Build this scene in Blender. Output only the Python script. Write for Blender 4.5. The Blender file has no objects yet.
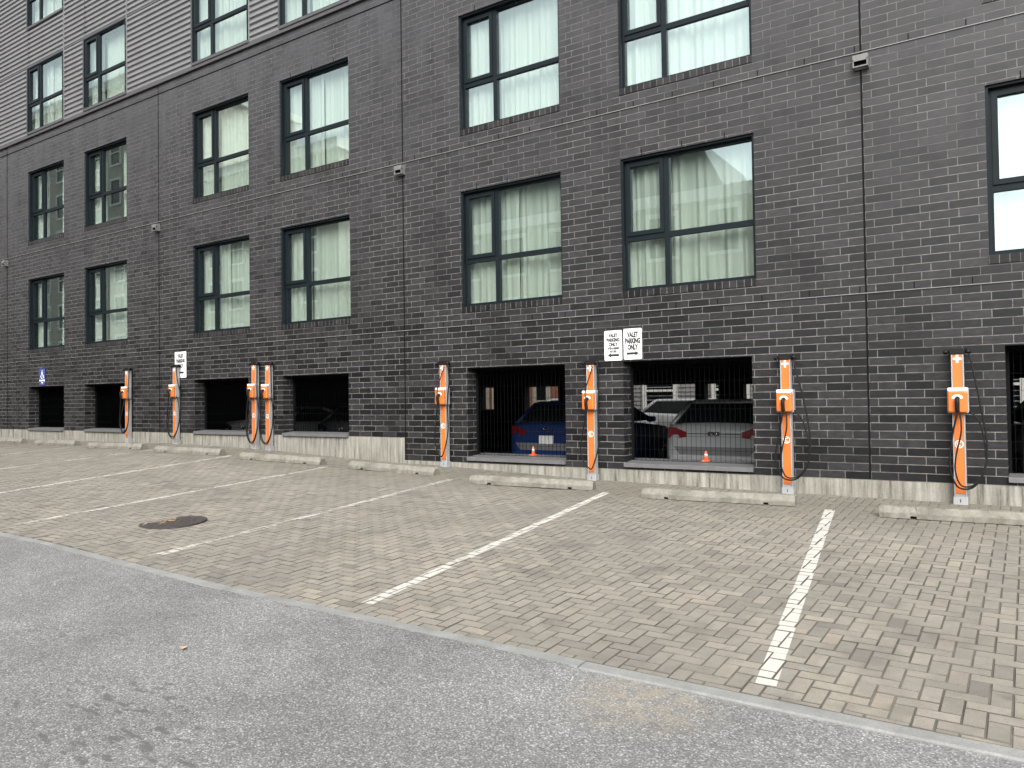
import bpy, bmesh, math, random
import numpy as np
from mathutils import Vector, Matrix
R = math.radians
rnd = random.Random(7)
scene = bpy.context.scene
COL = scene.collection

# ------------------------------------------------------------------ node helpers
def new_mat(name):
    m = bpy.data.materials.new(name); m.use_nodes = True
    nt = m.node_tree; b = nt.nodes['Principled BSDF']
    return m, nt, b
def N(nt, t, **kw):
    n = nt.nodes.new(t)
    for k, v in kw.items():
        if k in n.inputs: n.inputs[k].default_value = v
        else: setattr(n, k, v)
    return n
def L(nt, a, b): nt.links.new(a, b)
def uv(nt, scale=(1, 1, 1), loc=(0, 0, 0), kind='UV'):
    tc = N(nt, 'ShaderNodeTexCoord'); mp = N(nt, 'ShaderNodeMapping')
    mp.inputs['Scale'].default_value = scale; mp.inputs['Location'].default_value = loc
    L(nt, tc.outputs[kind], mp.inputs['Vector']); return mp.outputs['Vector']
def noise(nt, vec, scale, detail=4, rough=.55):
    n = N(nt, 'ShaderNodeTexNoise'); n.inputs['Scale'].default_value = scale
    n.inputs['Detail'].default_value = detail; n.inputs['Roughness'].default_value = rough
    L(nt, vec, n.inputs['Vector']); return n.outputs['Fac']
def ramp(nt, fac, stops):
    r = N(nt, 'ShaderNodeValToRGB'); e = r.color_ramp.elements
    while len(e) < len(stops): e.new(.5)
    for k, (p, c) in enumerate(stops):
        e[k].position = p; e[k].color = (c, c, c, 1) if isinstance(c, (int, float)) else (*c, 1)
    L(nt, fac, r.inputs['Fac']); return r.outputs['Color']
def mix(nt, fac, a, b, mode='MIX'):
    m = N(nt, 'ShaderNodeMix', data_type='RGBA', blend_type=mode)
    for v, i in ((fac, 0), (a, 6), (b, 7)):
        if hasattr(v, 'is_linked'): L(nt, v, m.inputs[i])
        else: m.inputs[i].default_value = v if i == 0 else (*v, 1)
    return m.outputs[2]
def math_(nt, op, a, b=None, c=None):
    m = N(nt, 'ShaderNodeMath', operation=op)
    for i, v in enumerate((a, b, c)):
        if v is None: continue
        if hasattr(v, 'is_linked'): L(nt, v, m.inputs[i])
        else: m.inputs[i].default_value = v
    return m.outputs[0]
def bump(nt, b, h, strength=.3, dist=.01):
    n = N(nt, 'ShaderNodeBump'); n.inputs['Strength'].default_value = strength
    n.inputs['Distance'].default_value = dist; L(nt, h, n.inputs['Height']); L(nt, n.outputs['Normal'], b.inputs['Normal'])
def simple(name, col, rough=.5, metal=0., nz=.12, ns=9., spec=None):
    m, nt, b = new_mat(name)
    f = noise(nt, uv(nt, kind='Object'), ns, 5)
    lo = tuple(c*(1-nz) for c in col); hi = tuple(min(1, c*(1+nz)) for c in col)
    L(nt, ramp(nt, f, [(.3, lo), (.7, hi)]), b.inputs['Base Color'])
    b.inputs['Roughness'].default_value = rough; b.inputs['Metallic'].default_value = metal
    if spec is not None: b.inputs['Specular IOR Level'].default_value = spec
    return m

M = {}
# dark glazed brick, third bond, pale mortar, blotchy mix to flat grey that grows with height
def mk_brick(name, bw, bh, phase, off, upper_grey=True, mort=.0052):
    m, nt, b = new_mat(name)
    v = uv(nt, loc=phase)
    br = N(nt, 'ShaderNodeTexBrick'); br.offset = off; br.offset_frequency = 2; br.squash = 1
    for k, x in (('Scale', 1), ('Mortar Size', mort), ('Mortar Smooth', .25), ('Bias', 0), ('Brick Width', bw), ('Row Height', bh)): br.inputs[k].default_value = x
    br.inputs['Color1'].default_value = (.0055, .0055, .006, 1); br.inputs['Color2'].default_value = (.0235, .0225, .0235, 1)
    br.inputs['Mortar'].default_value = (.125, .118, .112, 1)
    L(nt, v, br.inputs['Vector'])
    o = uv(nt, kind='Object')
    # worn mortar: some joints are dark, smeared over
    n1 = noise(nt, o, .9, 5, .6); n2 = noise(nt, uv(nt, (1, 1, 3.), kind='Object'), 9, 5, .65); n3 = noise(nt, uv(nt, (1.2, 1.2, .35), kind='Object'), 2.2, 5, .65)
    jm = ramp(nt, n1, [(.36, .2), (.54, 1.)])
    faded = mix(nt, jm, (.036, .034, .034), br.outputs['Color'])
    base = mix(nt, br.outputs['Fac'], br.outputs['Color'], faded)
    base = mix(nt, 1., base, ramp(nt, n2, [(.3, .6), (.7, 1.4)]), 'MULTIPLY')
    if upper_grey:
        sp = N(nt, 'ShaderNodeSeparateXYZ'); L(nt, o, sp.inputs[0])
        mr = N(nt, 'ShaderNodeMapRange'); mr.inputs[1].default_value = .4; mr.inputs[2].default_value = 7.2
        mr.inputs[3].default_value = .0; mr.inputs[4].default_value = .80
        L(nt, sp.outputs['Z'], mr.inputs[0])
        grey_amt = math_(nt, 'MULTIPLY', mr.outputs[0], ramp(nt, n3, [(.28, .35), (.72, 1.1)]))
        base = mix(nt, grey_amt, base, (.051, .051, .0545))
    b.inputs['Specular IOR Level'].default_value = .24; L(nt, base, b.inputs['Base Color'])
    L(nt, ramp(nt, br.outputs['Fac'], [(0, .42), (1, .9)]), b.inputs['Roughness'])
    inv = math_(nt, 'SUBTRACT', 1., br.outputs['Fac']); hh = math_(nt, 'MULTIPLY_ADD', n2, .25, inv)
    bump(nt, b, hh, .35, .006)
    return m
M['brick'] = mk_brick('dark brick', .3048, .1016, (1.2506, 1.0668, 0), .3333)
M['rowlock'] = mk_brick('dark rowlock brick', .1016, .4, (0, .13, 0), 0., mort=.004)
# board marked concrete with rain streaks
m, nt, b = new_mat('board marked concrete')
o = uv(nt, kind='Object'); st = noise(nt, uv(nt, (9, 9, .7), kind='Object'), 1.5, 6, .7); bl = noise(nt, o, 2.3, 5, .6); fi = noise(nt, o, 60, 3)
c = ramp(nt, st, [(.34, (.06, .057, .045)), (.44, (.155, .148, .125)), (.56, (.225, .216, .188)), (.7, (.29, .278, .246))])
c = mix(nt, ramp(nt, bl, [(.45, 0.), (.75, .5)]), c, (.11, .11, .082))
c = mix(nt, 1., c, ramp(nt, fi, [(.3, .88), (.7, 1.08)]), 'MULTIPLY')
L(nt, c, b.inputs['Base Color']); b.inputs['Roughness'].default_value = .9; bump(nt, b, st, .4, .008)
M['plinth'] = m
# cast concrete of wheel stops and kerb
def conc(name, lo, hi, dirt, ns=6):
    m, nt, b = new_mat(name); o = uv(nt, kind='Object')
    a = noise(nt, o, ns, 6, .65); f = noise(nt, o, 90, 3, .7); d = noise(nt, o, 3.1, 5, .7)
    c = ramp(nt, a, [(.3, lo), (.7, hi)]); c = mix(nt, 1., c, ramp(nt, f, [(.3, .78), (.7, 1.12)]), 'MULTIPLY')
    c = mix(nt, ramp(nt, d, [(.52, 0.), (.72, .6)]), c, dirt)
    L(nt, c, b.inputs['Base Color']); b.inputs['Roughness'].default_value = .92; bump(nt, b, f, .35, .004); return m
M['stop'] = conc('cast concrete', (.115, .110, .09), (.20, .192, .163), (.048, .047, .034), 9)
M['kerb'] = conc('kerb concrete', (.155, .158, .152), (.225, .228, .222), (.12, .113, .098), 4)
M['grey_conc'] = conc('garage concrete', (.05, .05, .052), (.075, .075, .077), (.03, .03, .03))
# pavers, one tint per paver from a mesh attribute
def paver_colour(nt):
    at = N(nt, 'ShaderNodeAttribute', attribute_name='tint'); o = uv(nt, kind='Object')
    c = ramp(nt, at.outputs['Fac'], [(0, (.124, .114, .101)), (.2, (.168, .154, .132)), (.55, (.203, .185, .154)), (.85, (.234, .213, .176)), (1, (.212, .180, .146))])
    big = noise(nt, uv(nt, (1, .7, 1), kind='Object'), .75, 5, .6); fine = noise(nt, o, 120, 3, .7); mid = noise(nt, o, 7, 5, .7)
    c = mix(nt, ramp(nt, big, [(.42, 0.), (.75, .7)]), c, (.125, .119, .107))
    c = mix(nt, 1., c, ramp(nt, mid, [(.3, .84), (.7, 1.1)]), 'MULTIPLY')
    c = mix(nt, 1., c, ramp(nt, fine, [(.3, .76), (.7, 1.16)]), 'MULTIPLY')
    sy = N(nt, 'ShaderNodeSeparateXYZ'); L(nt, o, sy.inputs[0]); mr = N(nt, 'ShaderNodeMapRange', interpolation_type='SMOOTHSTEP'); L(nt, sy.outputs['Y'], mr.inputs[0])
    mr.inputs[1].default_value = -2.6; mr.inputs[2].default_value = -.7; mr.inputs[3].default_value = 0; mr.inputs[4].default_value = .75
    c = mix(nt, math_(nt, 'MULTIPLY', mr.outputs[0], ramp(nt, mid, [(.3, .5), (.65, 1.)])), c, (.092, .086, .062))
    blot = noise(nt, uv(nt, (1, .8, 1), loc=(3, 1, 0), kind='Object'), 1.9, 5, .62)
    c = mix(nt, ramp(nt, blot, [(.53, 0.), (.70, .6)]), c, (.088, .083, .074))
    spot = noise(nt, o, 3.3, 3, .5)
    c = mix(nt, ramp(nt, spot, [(.71, 0.), (.77, .55)]), c, (.07, .066, .06))
    return c, fine, o
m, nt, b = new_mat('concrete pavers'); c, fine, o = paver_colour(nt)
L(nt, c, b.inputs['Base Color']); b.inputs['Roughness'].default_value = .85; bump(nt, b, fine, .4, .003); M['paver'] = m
m, nt, b = new_mat('worn white line paint'); c, fine, o = paver_colour(nt)
wa = N(nt, 'ShaderNodeAttribute', attribute_name='wear'); n1 = noise(nt, o, 22, 6, .75); n2 = noise(nt, o, 2.2, 3)
q = math_(nt, 'SUBTRACT', math_(nt, 'ADD', n1, math_(nt, 'MULTIPLY', n2, .5)), wa.outputs['Fac'])
L(nt, mix(nt, ramp(nt, q, [(.12, 0.), (.30, .94)]), c, (.41, .40, .37)), b.inputs['Base Color']); b.inputs['Roughness'].default_value = .7; M['line'] = m
m, nt, b = new_mat('joint sand'); o = uv(nt, kind='Object'); a = noise(nt, o, 2.5, 5); f = noise(nt, o, 150, 2)
c = mix(nt, 1., ramp(nt, a, [(.35, (.060, .056, .046)), (.65, (.115, .105, .085))]), ramp(nt, f, [(.3, .7), (.7, 1.2)]), 'MULTIPLY'); L(nt, c, b.inputs['Base Color']); b.inputs['Roughness'].default_value = .95; M['sand'] = m
# weathered asphalt: pale stones in grey binder, smooth dark patches where the stones are gone
m, nt, b = new_mat('weathered asphalt'); o = uv(nt, kind='Object')
vo = N(nt, 'ShaderNodeTexVoronoi', feature='F1'); vo.inputs['Scale'].default_value = 118; vo.inputs['Randomness'].default_value = 1; L(nt, o, vo.inputs['Vector'])
sep = N(nt, 'ShaderNodeSeparateColor'); L(nt, vo.outputs['Color'], sep.inputs[0])
st = ramp(nt, sep.outputs[0], [(0, (.105, .1055, .1045)), (.35, (.140, .1405, .139)), (.62, (.175, .1755, .1735)), (.85, (.232, .2325, .2295)), (1, (.36, .36, .354))])
edge = ramp(nt, vo.outputs['Distance'], [(.35, 1.), (.8, .62)])
c = mix(nt, 1., st, edge, 'MULTIPLY')
big = noise(nt, o, .8, 5, .6); med = noise(nt, o, 5, 5, .65)
c = mix(nt, 1., c, ramp(nt, big, [(.3, .80), (.7, 1.16)]), 'MULTIPLY'); c = mix(nt, 1., c, ramp(nt, med, [(.3, .88), (.7, 1.1)]), 'MULTIPLY')
# smooth patches, near two worn places
vs = uv(nt, (1, 2.2, 1), kind='Object'); pn = noise(nt, vs, 7.5, 3, .6)
def near(cx, cy, r0, r1):
    tc = N(nt, 'ShaderNodeTexCoord'); vm = N(nt, 'ShaderNodeVectorMath', operation='DISTANCE'); L(nt, tc.outputs['Object'], vm.inputs[0])
    vm.inputs[1].default_value = (cx, cy, -1.6); mr = N(nt, 'ShaderNodeMapRange', interpolation_type='SMOOTHSTEP'); L(nt, vm.outputs['Value'], mr.inputs[0])
    mr.inputs[1].default_value = r0; mr.inputs[2].default_value = r1; mr.inputs[3].default_value = 1; mr.inputs[4].default_value = 0; return mr.outputs[0]
w = math_(nt, 'ADD', near(-4.1, -8.3, .2, 1.5), math_(nt, 'MULTIPLY', near(-2.9, -8.7, .1, 1.2), .8))
pf = ramp(nt, math_(nt, 'MULTIPLY', pn, math_(nt, 'MINIMUM', w, 1.)), [(.545, 0.), (.635, .8)])
c = mix(nt, pf, c, (.066, .065, .063))
dn = noise(nt, o, 11, 4, .7)
dirt = math_(nt, 'MULTIPLY', near(-1.7, -6.78, .05, .55), ramp(nt, dn, [(.4, .1), (.65, .8)]))
c = mix(nt, dirt, c, (.24, .205, .15))
L(nt, c, b.inputs['Base Color']); b.inputs['Roughness'].default_value = .88
bump(nt, b, math_(nt, 'MULTIPLY', math_(nt, 'SUBTRACT', 1., vo.outputs['Distance']), math_(nt, 'SUBTRACT', 1., pf)), .55, .006); M['asphalt'] = m

M['soil'] = simple('bare ground', (.2, .19, .17), .95)
M['cladding'] = simple('ribbed zinc cladding', (.148, .149, .153), .5, .2, .08, 2.5)
M['flash'] = simple('grey metal flashing', (.055, .054, .057), .5, .2)
M['lightflash'] = simple('pale joint flashing', (.16, .156, .15), .6, .1)
M['seal'] = simple('dark joint sealant', (.005, .005, .005), .8, spec=.1)
M['frame'] = simple('green black window frame', (.006, .0095, .0115), .5, spec=.12)
M['steel'] = simple('dark painted steel', (.003, .0035, .004), .7, spec=.08)
M['sillmetal'] = simple('grey metal ledge', (.13, .13, .133), .45, .3)
M['plaster'] = simple('room plaster', (.42, .41, .38), .9)
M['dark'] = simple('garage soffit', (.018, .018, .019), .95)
m, nt, b = new_mat('window glass'); nt.nodes.remove(b); out = nt.nodes['Material Output']
tr = N(nt, 'ShaderNodeBsdfTransparent'); tr.inputs[0].default_value = (.80, .90, .85, 1)
gl = N(nt, 'ShaderNodeBsdfGlossy'); gl.inputs['Color'].default_value = (.80, .98, .985, 1); gl.inputs['Roughness'].default_value = .012
ge = N(nt, 'ShaderNodeNewGeometry'); dp = N(nt, 'ShaderNodeVectorMath', operation='DOT_PRODUCT'); L(nt, ge.outputs['Incoming'], dp.inputs[0]); L(nt, ge.outputs['Normal'], dp.inputs[1])
fac = math_(nt, 'MULTIPLY_ADD', math_(nt, 'POWER', math_(nt, 'SUBTRACT', 1., math_(nt, 'ABSOLUTE', dp.outputs['Value'])), 5.), .72, .28)
mx = N(nt, 'ShaderNodeMixShader'); L(nt, fac, mx.inputs[0]); L(nt, tr.outputs[0], mx.inputs[1]); L(nt, gl.outputs[0], mx.inputs[2]); L(nt, mx.outputs[0], out.inputs[0]); M['glass'] = m
m, nt, b = new_mat('sheer curtain fabric'); nt.nodes.remove(b); out = nt.nodes['Material Output']
d = N(nt, 'ShaderNodeBsdfDiffuse'); d.inputs[0].default_value = (.60, .595, .56, 1); t = N(nt, 'ShaderNodeBsdfTranslucent'); t.inputs[0].default_value = (.8, .78, .72, 1)
mx = N(nt, 'ShaderNodeMixShader'); mx.inputs[0].default_value = .4; L(nt, d.outputs[0], mx.inputs[1]); L(nt, t.outputs[0], mx.inputs[2]); L(nt, mx.outputs[0], out.inputs[0]); M['curtain'] = m
M['orange'] = simple('orange panel', (.47, .120, .019), .45, 0, .08, 5)
M['alu'] = simple('brushed aluminium', (.27, .274, .278), .5, .1, .07, 14)
M['whitemark'] = simple('white marking', (.62, .61, .59), .5, 0, .04)
M['rubber'] = simple('black rubber', (.006, .006, .0065), .6, spec=.2)
M['signwhite'] = simple('white sign sheet', (.60, .60, .59), .45, 0, .04, 4)
M['ink'] = simple('black sign ink', (.015, .015, .016), .5)
M['signblue'] = simple('blue sign sheet', (.04, .055, .20), .4, 0, .05)
M['iron'] = simple('rusty cast iron', (.045, .038, .036), .65, .2, .35, 20)
M['yellow'] = simple('faded yellow paint', (.30, .20, .085), .7, 0, .3, 40)
M['leaf'] = simple('dry leaf', (.34, .23, .13), .8, 0, .3, 60)
M['cone'] = simple('orange plastic', (.8, .15, .05), .5)
M['vent'] = simple('pale grey vent enamel', (.105, .105, .10), .6)
M['carsilver'] = simple('silver car paint', (.29, .30, .31), .3, .2, .03)
M['grey_trim'] = simple('grey car trim', (.10, .10, .105), .5)
M['carblue'] = simple('blue car paint', (.0045, .018, .075), .5, .0, .03, spec=.25)
M['carwhite'] = simple('white car paint', (.8, .8, .79), .3, 0, .03)
M['cardark'] = simple('charcoal car paint', (.05, .052, .058), .25, .2, .03)
M['carglass'] = simple('tinted car glass', (.008, .011, .012), .08)
M['redlens'] = simple('red lamp lens', (.13, .008, .012), .25)
M['trim'] = simple('black car trim', (.02, .02, .02), .5)
M['chrome'] = simple('chrome', (.75, .75, .75), .18, .95, .02)
M['tan'] = simple('tan brickwork', (.42, .385, .32), .85, 0, .2, 3)
M['redbrick'] = simple('red brickwork', (.27, .12, .085), .85, 0, .25, 3)
M['browngrey'] = simple('brown grey brickwork', (.44, .40, .35), .85, 0, .2, 3)
M['cream'] = simple('cream cornice', (.74, .73, .68), .7)
M['siding'] = simple('white clapboard', (.32, .32, .315), .8)
M['slate'] = simple('slate roof', (.06, .065, .07), .7)

# ------------------------------------------------------------------ mesh builder
class MB:
    def __init__(s): s.v = []; s.f = []; s.m = []; s.sm = []
    def poly(s, pts, mat=0, smooth=False):
        n = len(s.v); s.v += [tuple(p) for p in pts]; s.f.append(list(range(n, n+len(pts)))); s.m.append(mat); s.sm.append(smooth)
    def box(s, x0, x1, y0, y1, z0, z1, mat=0):
        n = len(s.v); s.v += [(x, y, z) for z in (z0, z1) for y in (y0, y1) for x in (x0, x1)]
        for f in ((0, 2, 3, 1), (4, 5, 7, 6), (0, 1, 5, 4), (2, 6, 7, 3), (0, 4, 6, 2), (1, 3, 7, 5)):
            s.f.append([n+i for i in f]); s.m.append(mat); s.sm.append(False)
    def rings(s, rings, close=True, caps=True, mat=0, smooth=True):
        n = len(s.v); k = len(rings[0])
        for r in rings: s.v += [tuple(p) for p in r]
        for i in range(len(rings)-1):
            for j in range(k if close else k-1):
                a = n+i*k+j; b_ = n+i*k+(j+1) % k; s.f.append([a, b_, b_+k, a+k]); s.m.append(mat); s.sm.append(smooth)
        if caps:
            s.f.append([n+j for j in range(k)][::-1]); s.m.append(mat); s.sm.append(False)
            s.f.append([n+(len(rings)-1)*k+j for j in range(k)]); s.m.append(mat); s.sm.append(False)
    def tube(s, path, r, n=8, mat=0):
        P = [Vector(p) for p in path]; rs = []; up = Vector((0, 0, 1)); last = None
        for i, p in enumerate(P):
            t = (P[min(i+1, len(P)-1)]-P[max(i-1, 0)]).normalized()
            if last is None: a = t.cross(up if abs(t.z) < .9 else Vector((1, 0, 0))).normalized()
            else: a = (last - t*last.dot(t)).normalized()
            last = a; b_ = t.cross(a); rs.append([p+a*math.cos(2*math.pi*k/n)*r+b_*math.sin(2*math.pi*k/n)*r for k in range(n)])
        s.rings(rs, mat=mat)
    def prism(s, poly, y0, y1, mat=0):       # outline in x,z pushed along y
        s.rings([[(x, y0, z) for x, z in poly], [(x, y1, z) for x, z in poly]], mat=mat, smooth=False)
    def cyl(s, c, r0, r1, h, n=24, mat=0):
        x, y, z = c; s.rings([[(x+r*math.cos(2*math.pi*k/n), y+r*math.sin(2*math.pi*k/n), z+dz) for k in range(n)] for r, dz in ((r0, 0), (r1, h))], mat=mat)
    def mesh(s, name):
        me = bpy.data.meshes.new(name); me.from_pydata(s.v, [], s.f)
        bm = bmesh.new(); bm.from_mesh(me); bmesh.ops.recalc_face_normals(bm, faces=bm.faces[:]) if getattr(s, 'recalc', True) else None; bm.to_mesh(me); bm.free()
        for p, mi, sm in zip(me.polygons, s.m, s.sm): p.material_index = mi; p.use_smooth = sm
        ul = me.uv_layers.new(name='UVMap')
        for p in me.polygons:
            nx, ny, nz = (abs(c) for c in p.normal)
            for li in p.loop_indices:
                x, y, z = me.vertices[me.loops[li].vertex_index].co
                ul.data[li].uv = (x, z) if ny >= nx and ny >= nz else ((y, z) if nx >= nz else (x, y))
        return me
    def build(s, name, mats, parent=None, loc=(0, 0, 0), bevel=0):
        me = s.mesh(name)
        for k in (mats if isinstance(mats, (list, tuple)) else [mats]): me.materials.append(M[k])
        return link(name, me, parent, loc, bevel)
def link(name, me, parent=None, loc=(0, 0, 0), bevel=0):
    o = bpy.data.objects.new(name, me); COL.objects.link(o); o.parent = parent; o.location = loc
    if bevel:
        bv = o.modifiers.new('bevel', 'BEVEL'); bv.width = bevel; bv.segments = 2; bv.limit_method = 'ANGLE'; bv.angle_limit = R(40)
    return o
def tag(o, label=None, cat=None, group=None, kind=None):
    for k, v in (('label', label), ('category', cat), ('group', group), ('kind', kind)):
        if v: o[k] = v
    return o
def thing(name, loc, label, cat, group=None, rz=0):
    o = bpy.data.objects.new(name, None); COL.objects.link(o); o.location = loc; o.rotation_euler.z = rz; o.empty_display_size = .2
    return tag(o, label, cat, group)
def text_mb(mb_target_name, body, size, loc, mat, parent, bold=.012, sx=1.):
    cu = bpy.data.curves.new(mb_target_name, 'FONT'); cu.body = body; cu.size = size; cu.align_x = 'CENTER'; cu.align_y = 'CENTER'
    cu.extrude = .0006; cu.offset = bold*size; cu.resolution_u = 3; cu.space_line = 1.0
    t = bpy.data.objects.new('t', cu); COL.objects.link(t); bpy.context.view_layer.update()
    me = bpy.data.meshes.new_from_object(t.evaluated_get(bpy.context.evaluated_depsgraph_get()))
    bpy.data.objects.remove(t); bpy.data.curves.remove(cu)
    me.transform(Matrix.Rotation(R(90), 4, 'X') @ Matrix.Scale(sx, 4, (1, 0, 0))); me.name = mb_target_name; me.materials.clear(); me.materials.append(M[mat])
    return link(mb_target_name, me, parent, loc)

# ------------------------------------------------------------------ terrain
ZW = [(-60, -.94), (-24, -.94), (-20, -.92), (-16.3, -.905), (-13.4, -.955), (-11, -1.06), (-9.4, -1.12), (-8.5, -1.13), (-5.6, -1.235), (-2.7, -1.275), (-.7, -1.29), (3, -1.31), (30, -1.35)]
ZX = [a for a, _ in ZW]; ZZ = [b_ for _, b_ in ZW]
def yk(x): return -6.545+.011*max(x, -12.)
def g(x, y):
    z = float(np.interp(x, ZX, ZZ)); k = yk(x)
    return z+.042*y if y > k else z+.042*k+.012*(y-k)
def sheet(name, xs, ys, dz, mat, f=g):
    mb = MB(); n = len(xs)
    mb.v = [(x, y, f(x, y)+dz) for y in ys for x in xs]
    for j in range(len(ys)-1):
        for i in range(n-1): a = j*n+i; mb.f.append([a, a+1, a+n+1, a+n]); mb.m.append(0); mb.sm.append(True)
    o = mb.build(name, mat); return tag(o, kind='structure')
XS = sorted(set([-400, -150, -60, -40] + list(np.arange(-34, 12.1, .5)) + [20, 40, 150, 400]))
sheet('ground', XS, [-400, -100, -40, -20, -12, -8, -6.9, -6.7, -6.52, -6.48, -5, -3, -1, .02], 0, 'sand', lambda x, y: g(x, y)-(.0075 if y-yk(x) > .05 else .06))
sheet('rear_yard', [-400, -60, -37, 14, 60, 400], [20.0-20+.05, 30, 60, 400], -1.56, 'soil', lambda x, y: 0)
# asphalt with a ragged edge along the kerb
mb = MB(); xs = [-400, -150, -60, -36]+list(np.arange(-30, 9, .06))+[14, 40, 150, 400]; ys = [-400, -60, -25, -14, -10.5, -9, -8, -7.3, -6.9, 0]
for y in ys:
    for x in xs:
        over = min(1, max(0, (-2.15-x)/.12))
        yy = y if y < -1 else yk(x)-.004+.012*math.sin(x*3.1+math.sin(x*1.3))*math.sin(x*.77)+rnd.uniform(-.007, .007)+over*(.022+.012*math.sin(x*1.9)*math.sin(x*.6+1))
        mb.v.append((x, yy, g(x, min(yy, yk(x)-.01))+(-.010 if y < -7 else -.010+.018*over)))
n = len(xs)
for j in range(len(ys)-1):
    for i in range(n-1): a = j*n+i; mb.f.append([a, a+1, a+n+1, a+n]); mb.m.append(0); mb.sm.append(True)
tag(mb.build('road', 'asphalt'), kind='structure')
# kerb: flush concrete strip in segments
mb = MB(); cuts = [-60, -40, -30, -24, -18.3, -14.9, -11.7, -8.6, -5.45, -2.2, .9, 4, 8, 20]
for a, b_ in zip(cuts[:-1], cuts[1:]):
    st = max(1, int((b_-a)/.6)); dzz = rnd.uniform(-.003, .003); dy = rnd.uniform(-.006, .006)
    rs = []
    for i in range(st+1):
        x = a+.004+(b_-a-.008)*i/st; y0 = yk(x)-.006+dy+rnd.uniform(-.004, .004); y1 = yk(x)+.105; z = g(x, yk(x)+.02)+.004+dzz
        rs.append([(x, y0, z-.06), (x, y0, z-.008), (x, y0+.012, z+.001), (x, y1-.006, z+.003), (x, y1, z-.004), (x, y1, z-.06)])
    mb.rings(rs, smooth=False)
tag(mb.build('kerb', 'kerb'), kind='structure')

# herringbone pavers as real blocks
U = .1; X0, X1 = -36., 8.
blocks = []
MH = (-8.22, -5.27, .36)
for i in range(int(X0/U), int(X1/U)):
    for j in range(-66, 0):
        d = (i+j) % 4
        if d == 0: w, h = 2, 1
        elif d == 2: w, h = 1, 2
        else: continue
        x0, y0 = i*U, j*U; x1, y1 = x0+w*U, y0+h*U; cx = (x0+x1)/2
        if y1 > -.035: y1 = -.035
        lim = yk(cx)+.11
        if y1 < lim+.03: continue
        if y0 < lim: y0 = lim
        if y1-y0 < .03: continue
        blocks.append((x0, x1, y0, y1))
pv = np.zeros((len(blocks)*8, 3)); pf = []; tint = np.zeros(len(blocks)*8); tops = []
for k, (x0, x1, y0, y1) in enumerate(blocks):
    gp = .0026+rnd.uniform(0, .0022); bv = .0028; dz = rnd.gauss(0, .0012); tx = rnd.gauss(0, .004); ty = rnd.gauss(0, .004)
    cx, cy = (x0+x1)/2, (y0+y1)/2; zc = g(cx, cy); sx = (g(cx+.05, cy)-g(cx-.05, cy))/.1+tx; sy = .042+ty
    Z = lambda x, y, zc=zc, sx=sx, sy=sy, cx=cx, cy=cy, dz=dz: zc+sx*(x-cx)+sy*(y-cy)+dz
    x0 += gp; x1 -= gp; y0 += gp; y1 -= gp
    for q, (x, y) in enumerate(((x0, y0), (x1, y0), (x1, y1), (x0, y1))):
        pv[k*8+q] = (x, y, Z(x, y)-.025)
    ins = [(x0+bv, y0+bv), (x1-bv, y0+bv), (x1-bv, y1-bv), (x0+bv, y1-bv)]
    for q, (x, y) in enumerate(ins): pv[k*8+4+q] = (x, y, Z(x, y))
    b0 = k*8
    pf += [(b0+4, b0+5, b0+6, b0+7), (b0, b0+1, b0+5, b0+4), (b0+1, b0+2, b0+6, b0+5), (b0+2, b0+3, b0+7, b0+6), (b0+3, b0, b0+4, b0+7)]
    tv = min(1, max(0, rnd.gauss(.52, .19))); tint[b0:b0+8] = tv; tops.append((ins, Z, tv))
# soften the lower ring into a small chamfer: lower ring sits 25 mm down, add chamfer by raising it close to the top
for k in range(len(blocks)):
    pv[k*8:k*8+4, 2] += .018
me = bpy.data.meshes.new('paving'); me.from_pydata(pv.tolist(), [], pf); me.materials.append(M['paver']); me.materials.append(M['sand']); me.polygons.foreach_set('material_index', [0, 1, 1, 1, 1]*len(blocks))
at = me.attributes.new('tint', 'FLOAT', 'POINT'); at.data.foreach_set('value', tint)
tag(link('paving', me), kind='structure')

# painted stall lines, broken at the paver joints
def clip(poly, nx, ny, c):
    out = []
    for i in range(len(poly)):
        a, b_ = poly[i], poly[(i+1) % len(poly)]; da = a[0]*nx+a[1]*ny-c; db = b_[0]*nx+b_[1]*ny-c
        if da >= 0: out.append(a)
        if da*db < 0: t = da/(da-db); out.append((a[0]+(b_[0]-a[0])*t, a[1]+(b_[1]-a[1])*t))
    return out
LINES = [((-1.21, -6.29), (-1.94, -1.05), .11, .28), ((-4.17, -6.27), (-4.82, -1.03), .105, .40), ((-6.99, -6.2), (-7.42, -1.15), .10, .54), ((-9.78, -6.26), (-10.24, -1.05), .10, .54),
         ((-12.13, -6.2), (-12.94, -1.05), .10, .50), ((-14.85, -6.2), (-15.5, -1.1), .10, .55), ((-17.8, -6.2), (-18.55, -1.1), .10, .55), ((-20.7, -6.2), (-21.5, -1.1), .10, .70), ((1.75, -6.3), (1.05, -1.05), .10, .5)]
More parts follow.
